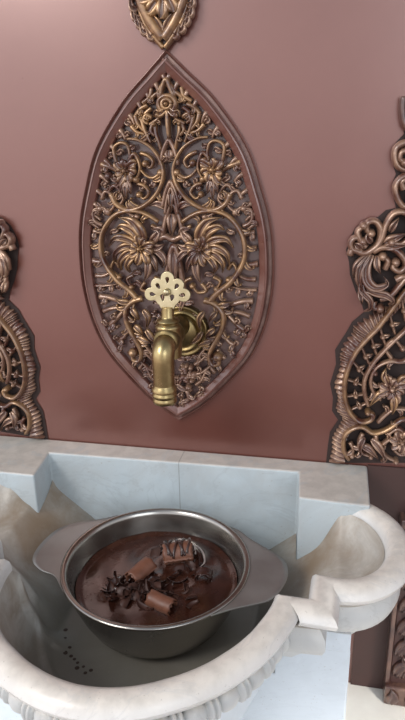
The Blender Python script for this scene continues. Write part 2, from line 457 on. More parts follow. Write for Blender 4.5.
# upper filler inside the point
mb = MB()
for a in ([(166, 78), (160, 86), (157, 94), (160, 101)], [(157, 92), (151, 97), (147, 103)], [(150, 88), (148, 97), (141, 103)], [(146, 105), (139, 109), (134, 116)], [(150, 108), (144, 114), (147, 121)]):
    P = stem(mb, Pm(a), .0032, .006, .011, (.9, 1), 16); sprouts(mb, P, [(.5, 1, .010)], .0028)
for a in ([(151, 118), (145, 115), (143, 121), (147, 124)], [(149, 125), (153, 122), (157, 119), (160, 113)], [(154, 124), (155, 133), (158, 142), (160, 150)], [(152, 123), (150, 131), (154, 136)],
          [(140, 118), (143, 128), (147, 137), (150, 143)], [(130, 126), (136, 132), (143, 134)], [(134, 115), (137, 124), (143, 131)]):
    P = stem(mb, Pm(a), .0033, .007, .013, (1, .7), 16)
    sprouts(mb, P, [(.5, -1, .009)], .0026)
mb.add(*dome(at(153.5, 124.5), .0042, .012, .014)); mb.add(*dome(at(157, 115), .0048, .012, .014))
both(mb, 'point_scroll')
# central crown and drops
mb = MB()
c = at(166.5, 104)
ring = [(c[0]+.0135*math.cos(a), c[1]+.0135*math.sin(a)*.85) for a in np.linspace(-.5*PI+.5, 1.5*PI-.5, 20)]
stem(mb, ring, .0036, .008, .016, (1, 1), 30)
ring = [(c[0]+.007*math.cos(a), c[1]+.0065*math.sin(a)) for a in np.linspace(0, 2*PI, 16)]
stem(mb, ring, .0032, .008, .018, (1, 1), 24)
mb.add(*dome(c, .0035, .014, .018))
stem(mb, Pm([(159, 99), (161, 88), (165, 79), (169, 88), (173, 98)]), .0034, .007, .013, (1, 1), 26)
stem(mb, Pm([(167, 110), (167.5, 124), (168.5, 138)]), .0040, .012, .014, (1, .7), 14)
for s in (-1, 1): leaf(mb, Pm([(167, 108), (167+s*7, 114), (167+s*11, 112), (167+s*13, 117)]), .005, .008, .016)
mb.build('crown', CARV, med)
mb = MB()
def arch(a, b, z0, z1, w, top, y=.014):
    xm = (a+b)/2
    stem(mb, Pm([(a, z1), (a+(xm-a)*.35, z0+(z1-z0)*.45), (xm-(xm-a)*.25, z0+3), (xm, z0), (xm+(b-xm)*.25, z0+3), (b-(b-xm)*.35, z0+(z1-z0)*.45), (b, z1)]), w, .008, y, (1, 1), 34)
arch(159.5, 177, 140, 165, .0034, 0); arch(162, 178, 182, 207, .0036, 0); arch(165, 177.5, 188, 214, .0026, 0, .018)
leaf(mb, Pm([(168.5, 150), (169, 156), (169.5, 163)]), .0065, .01, .015)
leaf(mb, Pm([(170.7, 190), (171, 200), (171.2, 212)]), .005, .01, .016)
arch(161.5, 182.5, 205, 238, .0040, 0); leaf(mb, Pm([(171.8, 214), (172, 224), (172.3, 236)]), .0075, .013, .017)
stem(mb, Pm([(158, 239), (165, 237), (172.3, 240), (180, 237), (187, 239)]), .0045, .008, .014, (1, 1), 20)
arch(164, 182.5, 247, 292, .0045, 0); leaf(mb, Pm([(172.8, 252), (173.3, 268), (173.8, 290)]), .0085, .012, .014)
leaf(mb, Pm([(162.5, 162), (167, 158), (170, 160), (176, 161)]), .004, .008, .015)
for s, x0 in ((-1, 165), (1, 177)):
    leaf(mb, Pm([(x0, 208), (x0+s*8, 204), (x0+s*16, 206)]), .0055, .008, .012)
    leaf(mb, Pm([(x0+s*3, 236), (x0-2*s+s*8, 230), (x0+s*14, 229)]), .0055, .008, .014)
mb.build('central_stem', CARV2, med)
# bottom cluster to the right of the tap
mb = MB()
for k in range(26):
    a = rng.rand()*2*PI; r = rng.rand()**.5
    mb.add(*dome(at(188+7*r*math.cos(a), 377+12*r*math.sin(a)), .0040+.0018*rng.rand(), .010+.006*rng.rand(), .010, 8, 3))
for a in ([(194, 366), (202, 360), (210, 352)], [(193, 376), (202, 373), (211, 366)], [(195, 386), (201, 381), (205, 372)], [(186, 392), (188, 400), (184, 402)], [(197, 366), (199, 357), (206, 348)]):
    P = stem(mb, Pm(a), .0035, .007, .012, (1, .6), 14); sprouts(mb, P, [(.3, 1, .014), (.6, -1, .014)], .0032)
a_ = mb.build('fruit_cluster', CARV2, med); mb.mirror().build('fruit_cluster', CARV2, med)

# small leaves that fill the ground between the scrolls
mb = MB(); cnt = 0
inn = inner.copy()
def hw(z):
    i = np.argmin(np.abs(inn[:35*2, 1]-z)+ (inn[:70, 0] < AX)*9); return abs(inn[i, 0]-AX)
for k in range(1500):
    z = -.44+.54*rng.rand(); x = AX-hw(z)*rng.rand()
    if AX-x > hw(z)-.004: continue
    Oc = np.array(OCC); d = np.hypot(Oc[:, 0]-x, Oc[:, 1]-z)-Oc[:, 2]; i = int(np.argmin(d))
    if d[i] < .0048 or d[i] > .03: continue
    q = Oc[i, :2]; v_ = np.array([x, z])-q; L = np.linalg.norm(v_); v_ /= L; pp = np.array([-v_[1], v_[0]])*(1 if rng.rand() < .5 else -1)
    a = q+v_*.001; e = np.array([x, z])
    leaf(mb, [a, (a+e)/2+pp*L*.12, e, e+pp*.005+v_*.002], .0040, .006, .008+.004*rng.rand(), 9)
    if rng.rand() < .4: mb.add(*dome(e+pp*.006, .0030, .006, .010, 8, 3))
both(mb, 'small_foliage', CARV2)

# ------------------------------------------------------------------ pendant crest above the medallion
crest = thing('carved_crest', 'leafy carved pendant crest with a gilded point, on the wall above the oval medallion', 'wall carving', (AX-.004, 0, .22))
cx = at(161.8, 30)[0]
def cm(pts): return [(x, z) for x, z in Pm(pts)]
mb = MB()
back = [(163, 49), (158, 44), (149, 37), (143, 30), (137, 22), (132, 12), (129, 0), (128, -20), (133, -38), (145, -56), (161, -68)]
L = cm(back); Rr = [(2*cx-x, z) for x, z in L[-2:0:-1]]
poly = L+Rr; k = len(poly)
mb.add([(x, -.001, z) for x, z in poly]+[(x, -.008, z) for x, z in poly], [tuple(range(k, 2*k))]+[(i, (i+1) % k, k+(i+1) % k, k+i) for i in range(k)])
mb.build('backing', CARVD, crest, smooth=False)
def cmir(mb): return mb.mirror(cx)
mb = MB()
stem(mb, cm([(161.8, 38), (153, 27), (144, 12), (138, -4), (136, -22), (142, -40), (152, -52), (161.8, -60)]), .0062, .008, .014, (1, 1), 36)
stem(mb, cm([(161.8, 47), (154, 38), (147, 30), (141, 18), (136, 4)]), .0034, .006, .010, (1, 1), 24)
leaf(mb, cm([(161.8, 36), (156, 22), (149, 12)]), .006, .006, .010)
mb.build('gilded_point', CARV, crest); cmir(mb).build('gilded_point', CARV, crest)
for a, b, c in (((153, 36), (148, 33), (144, 25)), ((147, 31), (141, 28), (138, 18)), ((143, 25), (136, 21), (134, 10)), ((139, 17), (132, 14), (131, 3)), ((136, 8), (130, 4), (129, -6)), ((134, -4), (128, -10), (130, -20))):
    mb = MB()
    leaf(mb, cm([a, ((a[0]+b[0])/2-1, (a[1]+b[1])/2+2), b, c]), .0052, .008, .010)
    mb.build('leaf', CARV2, crest); cmir(mb).build('leaf', CARV2, crest)
fl, ce = flower((cx, at(162, -10)[1]), .036, 10, .012, .3, .24, .009, center=.3)
q = fl.build('flower', CARV, crest); ce.build('flower_center', CARV, q)

# ------------------------------------------------------------------ side spandrels (right as traced, left mirrored)
def spandrel(mirror, label):
    root = thing('carved_spandrel', label, 'wall carving', ((2*AX-.09) if mirror else .09, 0, -.3), 'openwork carvings flanking the wall panel')
    def out(mb, name, m): return (mb.mirror() if mirror else mb).build(name, m, root)
    def fo(fl, ce, m=CARV2):
        q = out(fl, 'flower', m)
        (ce.mirror() if mirror else ce).build('flower_center', m, q)
    # body slab behind the feathered edge
    mb = MB()
    edge = [(329, 462), (331, 446), (334, 432), (342, 420), (336, 411), (337, 398), (334, 384), (340, 364), (339, 352), (350, 334), (354, 326), (371, 312), (384, 306), (400, 292), (412, 276), (430, 262)]
    ribs = [(345, 462), (344, 448), (349, 434), (358, 424), (348, 411), (344.5, 399), (345.5, 378), (351, 362), (355, 355), (366, 341), (371, 335), (380, 328), (389, 319), (404, 303), (416, 288), (436, 272)]
    NF = 300; A = crv(Pm(edge, -.01), NF); B = crv(Pm(ribs, -.01), NF)
    v = []; f = []
    for i in range(NF):
        s = abs((i % 6)/3.0-1); t = (1-s)*.22+.10*math.sin(i*.11)**2
        ib = max(0, i-5); a = A[i]*(1-t)+B[i]*t; m1 = a*.55+B[ib]*.45
        v += [(a[0], -.001, a[1]), (a[0], -(.006+.004*s), a[1]), (m1[0], -(.011+.004*s), m1[1]), (B[ib][0], -(.012+.002*s), B[ib][1])]
    for i in range(NF-1):
        for j in range(3): f.append((i*4+j, i*4+j+1, i*4+5+j, i*4+4+j))
    mb.add(v, f); out(mb, 'feathered_edge', CARV2)
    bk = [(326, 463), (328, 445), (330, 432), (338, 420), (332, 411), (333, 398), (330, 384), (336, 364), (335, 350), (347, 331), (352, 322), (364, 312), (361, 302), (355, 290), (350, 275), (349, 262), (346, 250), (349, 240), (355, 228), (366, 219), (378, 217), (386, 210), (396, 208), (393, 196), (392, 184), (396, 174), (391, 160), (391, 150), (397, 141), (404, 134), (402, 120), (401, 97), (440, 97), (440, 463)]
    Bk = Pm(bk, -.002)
    out(MB().add([(x, -.0015, z) for x, z in Bk], [tuple(range(len(Bk)))]), 'backing', SHADEB)  # dark sheet reaching past the outline paints the shade halo around the carving
    # ribs
    mb = MB(); stem(mb, Pm([(440, 262), (420, 278), (405, 293), (390, 313), (378, 329), (367, 340), (355, 355), (346, 377), (344.8, 399), (350.5, 414), (360, 422.5), (370, 421.5), (373, 416), (368, 413)]), .0040, .009, .015, (1, .9), 60, 1.2); out(mb, 'rib', CARV)
    mb = MB(); stem(mb, Pm([(436, 305), (418, 320), (405, 332), (388, 348), (374, 363.6), (365.5, 379), (364.5, 393), (368.5, 407)]), .0034, .008, .014, (1, 1), 44); out(mb, 'rib', CARV2)
    mb = MB(); stem(mb, Pm([(349, 461), (344, 452), (344, 439), (350.7, 431), (362, 428), (372, 434), (382, 433), (392, 428), (402, 421), (412, 421)]), .0036, .008, .014, (1, 1), 44); out(mb, 'rib', CARV)
    # pegs between ribs
    o_ = crv(Pm([(418, 288), (405, 301), (392, 319), (380, 335), (368, 348), (359, 363), (353, 380), (353, 397), (360, 412)]), 40)
    i_ = crv(Pm([(425, 306), (405, 325), (388, 344), (374, 360), (365.5, 378), (364.5, 393), (368.5, 407)]), 40)
    o2 = crv(Pm([(420, 278), (405, 293), (390, 313), (378, 329), (367, 340), (355, 355), (346, 377), (344.8, 399), (352, 415)]), 40)
    for k in range(2, 40, 4):
        mb = MB(); a, b = o2[k], i_[min(39, k)]
        mb.add(*ribbon(crv([a, a*.4+b*.6, b], 8), .0026, rope_sec(.006), .009)); mid = a*.45+b*.55
        mb.add(*dome(mid, .0046, .012, .012, 10, 4)); d = (b-a)[::-1]*np.array([1, -1]); d = d/np.linalg.norm(d)
        leaf(mb, [mid, mid-d*.006, mid-d*.012], .0030, .007, .012, 8)
        out(mb, 'peg', CARV2)
    # flower and vine inside
    mb = MB()
    P = stem(mb, Pm([(425, 345), (405, 362), (390, 362), (377, 368), (371, 380), (373, 392), (381, 401)]), .0034, .008, .014, (1, .8), 34); sprouts(mb, P, [(.3, 1, .016), (.5, -1, .014), (.7, 1, .016), (.85, -1, .016)])
    P = stem(mb, Pm([(378, 424), (386, 416), (396, 410), (412, 412)]), .0034, .008, .012, (1, .8), 20); sprouts(mb, P, [(.4, 1, .016), (.7, -1, .014)])
    P = stem(mb, Pm([(392, 360), (386, 350), (394, 341), (403, 350)]), .003, .007, .012, (1, .8), 20, 1.4)
    mb.add(*dome(at(375.5, 374.5), .0044, .012, .012)); mb.add(*dome(at(384, 397), .0044, .012, .012)); out(mb, 'scroll', CARV2)
    fo(*flower(at(392, 389), .024, 8, .015, .4, .28, .008, lens=[1, .7, 1.1, .8]))
    mb = MB()
    for a, w in (([(385, 392), (378, 396), (370, 405)], .006), ([(394, 396), (394, 405), (392, 414)], .006), ([(398, 384), (405, 378), (412, 380)], .006), ([(388, 383), (384, 376), (386, 368)], .005)): leaf(mb, Pm(a), w, .008, .018)
    out(mb, 'leaf_spray', CARV)
    # bottom group
    mb = MB()
    for a in ([(363, 435), (359, 444), (362, 454), (371, 458)], [(350, 444), (353, 450), (352, 457)], [(376, 436), (378, 448), (387, 458), (396, 463)], [(388, 436), (398, 430), (406, 436)], [(383, 446), (392, 440), (399, 446)], [(395, 452), (402, 456), (410, 450)]):
        P = stem(mb, Pm(a), .0034, .008, .012, (1, .7), 18, 1.3); sprouts(mb, P, [(.3, 1, .014), (.6, -1, .014)])
    for a, w in (([(362, 446), (370, 450), (378, 458)], .006), ([(364, 438), (360, 446), (361, 456)], .005), ([(372, 440), (380, 449), (386, 460)], .0065)): leaf(mb, Pm(a), w, .009, .016)
    out(mb, 'scroll', CARV2)
    fo(*flower(at(402, 442), .020, 7, .015, .2, .3, .008))
    # acanthus above
    mb = MB()
    for a, w in (([(372, 255), (366, 268), (367, 281), (376, 288), (387, 284), (384, 277)], .0075), ([(369, 256), (360, 268), (359, 282), (366, 294)], .0062), ([(366, 256), (356, 266), (353, 278)], .0045),
                 ([(362, 280), (362, 291), (370, 300), (370, 308), (364, 311)], .0050), ([(360, 290), (361, 299), (362, 304)], .004), ([(366, 290), (376, 293), (386, 295), (393, 301), (388, 304)], .0055), ([(377, 256), (377, 266), (381, 274)], .0050)):
        leaf(mb, Pm(a), w, .010, .016, 20, .006)
    out(mb, 'acanthus_leaf', CARV2)
    mb = MB()
    for a in ([(373, 252), (382, 248), (393, 249), (402, 256), (406, 266), (400, 272), (393, 268), (396, 263)], [(350, 256), (353, 250), (364, 254), (374, 249), (381, 241), (386, 226), (394, 214), (405, 213), (412, 222), (410, 236), (402, 244), (392, 243)],
              [(376, 248), (380, 240), (381, 230), (376, 222), (368, 223), (367, 230), (371, 234)], [(362, 252), (353, 250), (351, 243), (356, 238), (363, 242)], [(366, 248), (360, 240), (358, 232), (364, 226)], [(385, 270), (388, 262), (383, 257)],
              [(380, 300), (390, 297), (400, 286), (408, 276)], [(396, 281), (404, 277), (411, 283)], [(374, 302), (374, 308), (380, 309)]):
        P = stem(mb, Pm(a), .0048, .010, .014, (1, .8), 34, 1.25)
    out(mb, 'scroll', CARV2)
    mb = MB()
    for a, w in (([(384, 244), (394, 239), (406, 234)], .007), ([(386, 248), (396, 246), (408, 245)], .006), ([(362, 250), (358, 246), (354, 243)], .006), ([(372, 243), (368, 238), (369, 231)], .005), ([(390, 232), (394, 225), (399, 218)], .005)): leaf(mb, Pm(a), w, .010, .015)
    out(mb, 'leaf_spray', CARV2)
    # climbing scrolls toward the top
    mb = MB()
    for a in ([(410, 142), (402, 144), (396, 149), (395, 158), (398, 166), (405, 170), (412, 168)], [(409, 151), (402, 152), (400, 159), (405, 163)], [(412, 174), (402, 178), (396, 186), (397, 196), (403, 206), (413, 210)], [(404, 190), (402, 182), (410, 180), (416, 190), (412, 200)],
              [(416, 126), (410, 132), (410, 142)], [(420, 150), (428, 160), (424, 175)], [(418, 214), (428, 222), (432, 240), (424, 256)]):
        P = stem(mb, Pm(a), .0046, .010, .014, (1, .8), 30, 1.2)
    out(mb, 'scroll', CARV2)
    mb = MB(); P = crv(Pm([(404, 96), (403, 110), (406, 126), (416, 130)]), 14); mb.add(*ribbon(P, .0050, rope_sec(.008), .010)); out(mb, 'rib', CARVD)
    return root
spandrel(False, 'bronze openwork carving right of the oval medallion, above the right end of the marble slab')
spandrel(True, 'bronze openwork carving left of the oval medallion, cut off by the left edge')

# ------------------------------------------------------------------ lower right pilaster
pil = thing('carved_pilaster', 'dark carved wooden pilaster standing on the floor right of the marble basin', 'pilaster', (.21, -.03, -1.03))
o = MB().add(*box(.142, .30, -.026, 0, -1.03, -.62)).build('shaft', DARK, pil, smooth=False); bevel(o, .003)
o = MB().add(*box(.134, .31, -.040, 0, -1.03, -.985)).build('plinth', CARVD, pil, smooth=False); bevel(o, .004)
for k in range(7):
    z = -.965+.05*k
    for x0, q_ in ((.150, 1), (.235, 1), (.195, -1)):
        mb = MB(); leaf(mb, [(x0, z), (x0+q_*.010, z+.022), (x0+q_*.028, z+.036), (x0+q_*.034, z+.050)], .009, .009, .027)
        leaf(mb, [(x0+q_*.012, z-.004), (x0+q_*.014, z+.012), (x0+q_*.026, z+.034)], .005, .007, .028)
        mb.build('leaf_carving', CARVD, pil)
mb = MB()
for k in range(5): leaf(mb, [(.145+.034*k, -1.024), (.150+.034*k, -1.005), (.146+.034*k, -.99)], .010, .004, .0405)
mb.build('plinth_carving', CARVD, pil)
mb = MB(); mb.add(*box(.134, .142, -.032, 0, -.985, -.62)); bevel(mb.build('edge_moulding', CARVD, pil, smooth=False), .002)

# ------------------------------------------------------------------ marble basin
BC = -.242
bas = thing('marble_basin', 'pale marble wall basin with rounded rim and side lobes, holding the pan', 'basin', (BC, -.2, -1.03))
# back slab
slab = [(.072, -.001), (.072, -.132), (.037, -.132), (-.039, -.127), (-.044, -.044), (-.506, -.054), (-.495, -.137), (-.69, -.137), (-.69, -.001)]
o = MB().add(*prism(slab[::-1], -.76, -.535)).build('back_slab', MSLAB, bas, smooth=False); bevel(o, .0035, 3)
# inner plan of the rim
def ell(cx, cy, rx, ry, a0, a1, n): return [(cx+rx*math.cos(a), cy+ry*math.sin(a)) for a in np.linspace(a0, a1, n)]
right = ell(.026, -.212, .064, .083, math.radians(84), math.radians(-95), 26)
right = [(.036, -.124)]+right[1:]+[(-.011, -.292), (-.013, -.342)]
RT = [(-186, .192), (-160, .180), (-145, .172), (-128, .1640), (-113, .1615), (-92, .1625), (-74, .1610), (-60, .1590), (-49, .1598), (-35, .162), (-24, .166), (-11, .172), (3, .183), (8, .186)]
def rmain(a): return float(np.interp(math.degrees(a), [q[0] for q in RT], [q[1] for q in RT]))
main = [(BC+.002+rmain(a)*math.cos(a), -.36+rmain(a)*math.sin(a)) for a in np.linspace(math.radians(6), math.radians(-186), 61)]
left = [(2*BC-x-(.04 if i < 26 else 0)*(1-max(0, (i-18))/10), y) for i, (x, y) in enumerate(right)][::-1]
path = right+main+left
def sweep(path, prof, caps=True):
    P = np.array(path, float); n = len(P); k = len(prof); v = []; f = []
    for i in range(n):
        if i == 0: a = b = P[1]-P[0]
        elif i == n-1: a = b = P[-1]-P[-2]
        else: a = P[i]-P[i-1]; b = P[i+1]-P[i]
        a = a/np.linalg.norm(a); b = b/np.linalg.norm(b)
        na = np.array([a[1], -a[0]])*-1; nb = np.array([b[1], -b[0]])*-1   # outward
        m = na+nb; m /= np.linalg.norm(m); s = 1/max(.5, m@na)
        for o_, z in prof: q = P[i]+m*s*o_; v.append((q[0], q[1], z))
    for i in range(n-1):
        for j in range(k-1): f.append((i*k+j, i*k+j+1, (i+1)*k+j+1, (i+1)*k+j))
    if caps: f.append(tuple(range(k))); f.append(tuple(reversed(range((n-1)*k, n*k))))
    return v, f
rimp = [(0, -.605), (0, -.562), (.0015, -.553), (.006, -.5455), (.013, -.5415), (.022, -.5405), (.030, -.5425), (.0368, -.548), (.0400, -.5545), (.0375, -.562), (.030, -.5685), (.022, -.5735), (.012, -.578), (.012, -.605)]
t = sweep(path, rimp)
q = np.array(t[0]); 
if np.abs(q[:, 0]-BC).max() < .35: rimp = rimp
o = MB().add(*t).build('rim', MRIM, bas); autosmooth(o, 32)
lowp = [(.004, -.577), (.018, -.582), (.025, -.593), (.026, -.608), (.022, -.619), (.014, -.627), (.004, -.631), (-.02, -.668)]
lp = right[2:]; ll = left[:-2]
for P_ in (lp+[(-.050, -.344)], [(2*BC+.050, -.344)]+ll):
    o = MB().add(*sweep(P_, lowp)).build('lower_moulding', MLOW, bas); autosmooth(o, 35)
for x0, x1 in ((-.006, .0465), (-.5305, -.478)):
    o = MB().add(*box(x0, x1, -.3045, -.14, -.74, -.633)).build('lobe_support', MBODY, bas, smooth=False); bevel(o, .001)
# outer body under the big bowl
c0 = (BC+.002, -.36)
mb = MB(); prof = [(.186, -.576), (.178, -.583), (.175, -.595), (.174, -.620), (.172, -.634), (.168, -.66), (.158, -.70), (.140, -.745), (.118, -.80), (.10, -.87), (.095, -1.0), (.11, -1.03)]
t = lathe(prof, (0, 0, 0), 'z', 72, arc=(PI-.10, 2*PI+.10)); v = []
for x, y, z in t[0]:
    a = math.atan2(y, x); a = a if a < PI/2 else a-2*PI; k = 1+(rmain(a)-.166)/.171*(1 if z > -.7 else 0)
    v.append((c0[0]+x*k, c0[1]+y*k, z))
mb.add(v, t[1]); mb.build('bowl_body', MBODY, bas)
# bead moulding
mb = MB(); v = []; f = []; UN = 13; SP = 30; KS = 12
for i in range(UN*SP+1):
    a = PI+PI*i/(UN*SP); u_ = (i % SP)/SP
    if u_ < .66: rr_ = .0025+.0095*math.sqrt(max(0, 1-((u_-.33)/.33)**2))
    else: w_ = (u_-.66)/.17 % 1; rr_ = .0035+.0095*math.sqrt(max(0, 1-(abs(w_-.5)/.5)**2.5))
    Rc = .183+rmain(a-2*PI)-.166
    for j in range(KS):
        ph = 2*PI*j/KS; r_ = Rc+math.cos(ph)*rr_
        v.append((c0[0]+r_*math.cos(a), c0[1]+r_*math.sin(a), -.5985+math.sin(ph)*rr_*1.35))
for i in range(UN*SP):
    for j in range(KS): f.append((i*KS+j, i*KS+(j+1) % KS, (i+1)*KS+(j+1) % KS, (i+1)*KS+j))
mb.add(v, f)
mb.build('bead_moulding', MLOW, bas)
# pedestal
ped = [(.047, -.004), (.047, -.305), (-.531, -.305), (-.531, -.004)]
mb = MB().add(*prism(ped[::-1], -1.03, -.72)); o = mb.build('pedestal', MBODY, bas, smooth=False); bevel(o, .003)
for x0, x1 in ((-.056, .047), (-.531, -.430)):
    o = MB().add(*box(x0, x1, -.3049, -.27, -.725, -.664)).build('lobe_support', MBODY, bas, smooth=False); bevel(o, .001)
# inside of the basin
poly = [(-.040, -.125)]+[(.034, -.127)]+path[1:-1]+[(-.560, -.134), (-.4955, -.134), (-.505, -.054), (-.045, -.044)]
def sm(a, b, x): t = min(1, max(0, (x-a)/(b-a))); return t*t*(3-2*t)
def hin(x, y):
    u = abs(x-BC); cxl = .268 if x > BC else .30
    hl = -.600-.85*max(0, .268-u)
    hl = max(hl, -.703)
    ey = (-.212-y)/.083; ex = (u-cxl)/.066
    if u > cxl: e = math.hypot(ex, (y+.212)/.083)
    else: e = abs(ey) if y < -.212 else abs(ey)*sm(cxl-.065, cxl+.005, u)
    e = min(e, 1.0)
    hl += .046*e**3.2*(sm(.14, .22, u) if y < -.212 else 1)
    r = math.hypot((x-BC-.002)/.183, (y+.36)/.171)
    if y > -.36: r = min(r, abs(x-BC-.002)/.183) if u < .183 else r
    a_ = math.atan2(y+.36, x-BC-.002); a_ = a_ if a_ < PI/2 else a_-2*PI
    if y < -.342: r = math.hypot(x-BC-.002, y+.36)/rmain(a_)
    hb = -.703+.135*min(1, r)**9 if (y < -.342) else -.703
    d = .012; a, b = hl, hb
    rp = np.array([(-.425, -.300), (-.418, -.313), (-.374, -.375), (-.332, -.420), (-.31, -.44)]); dm = 9
    for p_, q_ in zip(rp[:-1], rp[1:]):
        w_ = q_-p_; t_ = max(0, min(1, ((x-p_[0])*w_[0]+(y-p_[1])*w_[1])/(w_@w_))); dm = min(dm, math.hypot(x-p_[0]-w_[0]*t_, y-p_[1]-w_[1]*t_))
    rg = .007*math.exp(-(dm/.006)**2)
    if y < -.342: return hb+rg
    kk = sm(-.342, -.30, y)
    hb2 = -.703+.135*min(1, r)**9*(1-kk)
    return max(a, hb2)+rg
poly2 = []
for i, p in enumerate(poly):
    q = poly[(i+1) % len(poly)]; L = math.hypot(q[0]-p[0], q[1]-p[1]); k = max(1, int(L/.006))
    poly2 += [(p[0]+(q[0]-p[0])*j/k, p[1]+(q[1]-p[1])*j/k) for j in range(k)]
bd = [Vector(p) for p in poly2]; nb = len(bd)
pts = list(bd)
def inside(x, y):
    c = False; j = nb-1
    for i in range(nb):
        if (bd[i].y > y) != (bd[j].y > y) and x < (bd[j].x-bd[i].x)*(y-bd[i].y)/(bd[j].y-bd[i].y)+bd[i].x: c = not c
        j = i
    return c
gx = np.arange(-.66, .10, .0045)
for x in gx:
    for y in np.arange(-.54, -.04, .0045):
        if inside(x, y): pts.append(Vector((x+.0005*rng.randn(), y+.0005*rng.randn())))
vv, ee, ff, _, _, _ = delaunay_2d_cdt(pts, [(i, (i+1) % nb) for i in range(nb)], [], 1, 1e-6)
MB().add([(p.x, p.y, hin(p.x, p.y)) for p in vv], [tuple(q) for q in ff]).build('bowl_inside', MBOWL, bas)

# ------------------------------------------------------------------ steel pan
PC = (-.247, -.241, -.600); RR = .1447
pan = thing('steel_pan', 'two-handled stainless steel pan of melted chocolate sitting in the marble basin', 'pan', (PC[0], PC[1], -.700))
prof = [(0.0, -.094), (.085, -.094), (.094, -.091), (.106, -.078), (.119, -.052), (.128, -.027), (.1335, -.006), (.1350, -.0015), (.1385, .0018), (.1420, .0020), (RR, .0005), (.1450, -.0020), (.1435, -.0040), (.1395, -.0040),
        (.1375, -.010), (.132, -.032), (.122, -.058), (.109, -.083), (.096, -.0965), (.084, -.0995), (0.0, -.0995)]
MB().add(*lathe(prof, PC, 'z', 96)).build('body', STEEL, pan)
def handle(pts, zt):
    P = crv(pts, 40); n = len(P)
    c = np.array(PC[:2])
    # inner boundary: along the rim between the two end points
    a0 = math.atan2(P[0][1]-c[1], P[0][0]-c[0]); a1 = math.atan2(P[-1][1]-c[1], P[-1][0]-c[0])
    if a1-a0 > PI: a1 -= 2*PI
    if a1-a0 < -PI: a1 += 2*PI
    v = []; f = []; K = 8
    for i in range(n):
        a = a0+(a1-a0)*i/(n-1); q = c+np.array([math.cos(a), math.sin(a)])*.1405
        for j in range(K):
            t = j/(K-1); p = q*(1-t)+P[i]*t; L = np.linalg.norm(p-c)-.14
            z = PC[2]-.001+zt*max(0, L)-.02*max(0, L)*0+(.0015 if j == K-1 else 0)
            v.append((p[0], p[1], z))
    m = len(v); v += [(x, y, z-.0022) for x, y, z in v]
    for i in range(n-1):
        for j in range(K-1):
            q_ = (i*K+j, i*K+j+1, (i+1)*K+j+1, (i+1)*K+j); f.append(q_); f.append(tuple(m+z for z in reversed(q_)))
        f.append((i*K+K-1, m+i*K+K-1, m+(i+1)*K+K-1, (i+1)*K+K-1))
    return v, f
hr = [(-.152, -.132), (-.133, -.141), (-.112, -.160), (-.083, -.180), (-.056, -.200), (-.046, -.228), (-.050, -.262), (-.064, -.292), (-.086, -.307), (-.115, -.322), (-.150, -.346)]
hl = [(-.345, -.134), (-.372, -.152), (-.405, -.168), (-.428, -.188), (-.438, -.215), (-.441, -.250), (-.434, -.278), (-.412, -.296), (-.388, -.302), (-.372, -.318), (-.358, -.334)]
MB().add(*handle(hr, -.02)).build('handle', STEELR, pan); MB().add(*handle(hl, .02)).build('handle', STEELR, pan)

# melted chocolate with swirls
CZ = -.037
def chz(x, y):
    d = math.hypot(x+.222, y+.198)
    z = .0022*math.sin(d*210)*math.exp(-d*22)
    for (a, b, s, h) in ((-.228, -.168, .020, .020), (-.200, -.176, .018, .012), (-.222, -.196, .022, .010), (-.262, -.268, .020, .007), (-.225, -.292, .026, .007), (-.180, -.235, .030, .008), (-.300, -.285, .016, .005), (-.246, -.238, .016, .004)):
        z += h*math.exp(-((x-a)**2+(y-b)**2)/s**2)
    return z
mb = MB(); v = []; f = []; n = 96; RG = 44
for j in range(RG+1):
    r = .1245*j/RG
    for i in range(n):
        a = 2*PI*i/n; x, y = PC[0]+r*math.cos(a), PC[1]+r*math.sin(a)
        e = 0.003*sm(.92, 1, j/RG)
        v.append((x, y, PC[2]+CZ+chz(x, y)*(1-sm(.8, 1, j/RG))+.0012*math.sin(34*x+60*y)*math.sin(80*x)+e))
for j in range(RG):
    for i in range(n): f.append((j*n+i, j*n+(i+1) % n, (j+1)*n+(i+1) % n, (j+1)*n+i))
o = mb.add(v, f).build('melted_chocolate', CHOC, loc=(PC[0], PC[1], PC[2]+CZ+ZO)); tag(o, 'glossy dark melted chocolate filling the steel pan', 'liquid chocolate'); o['kind'] = 'thing'

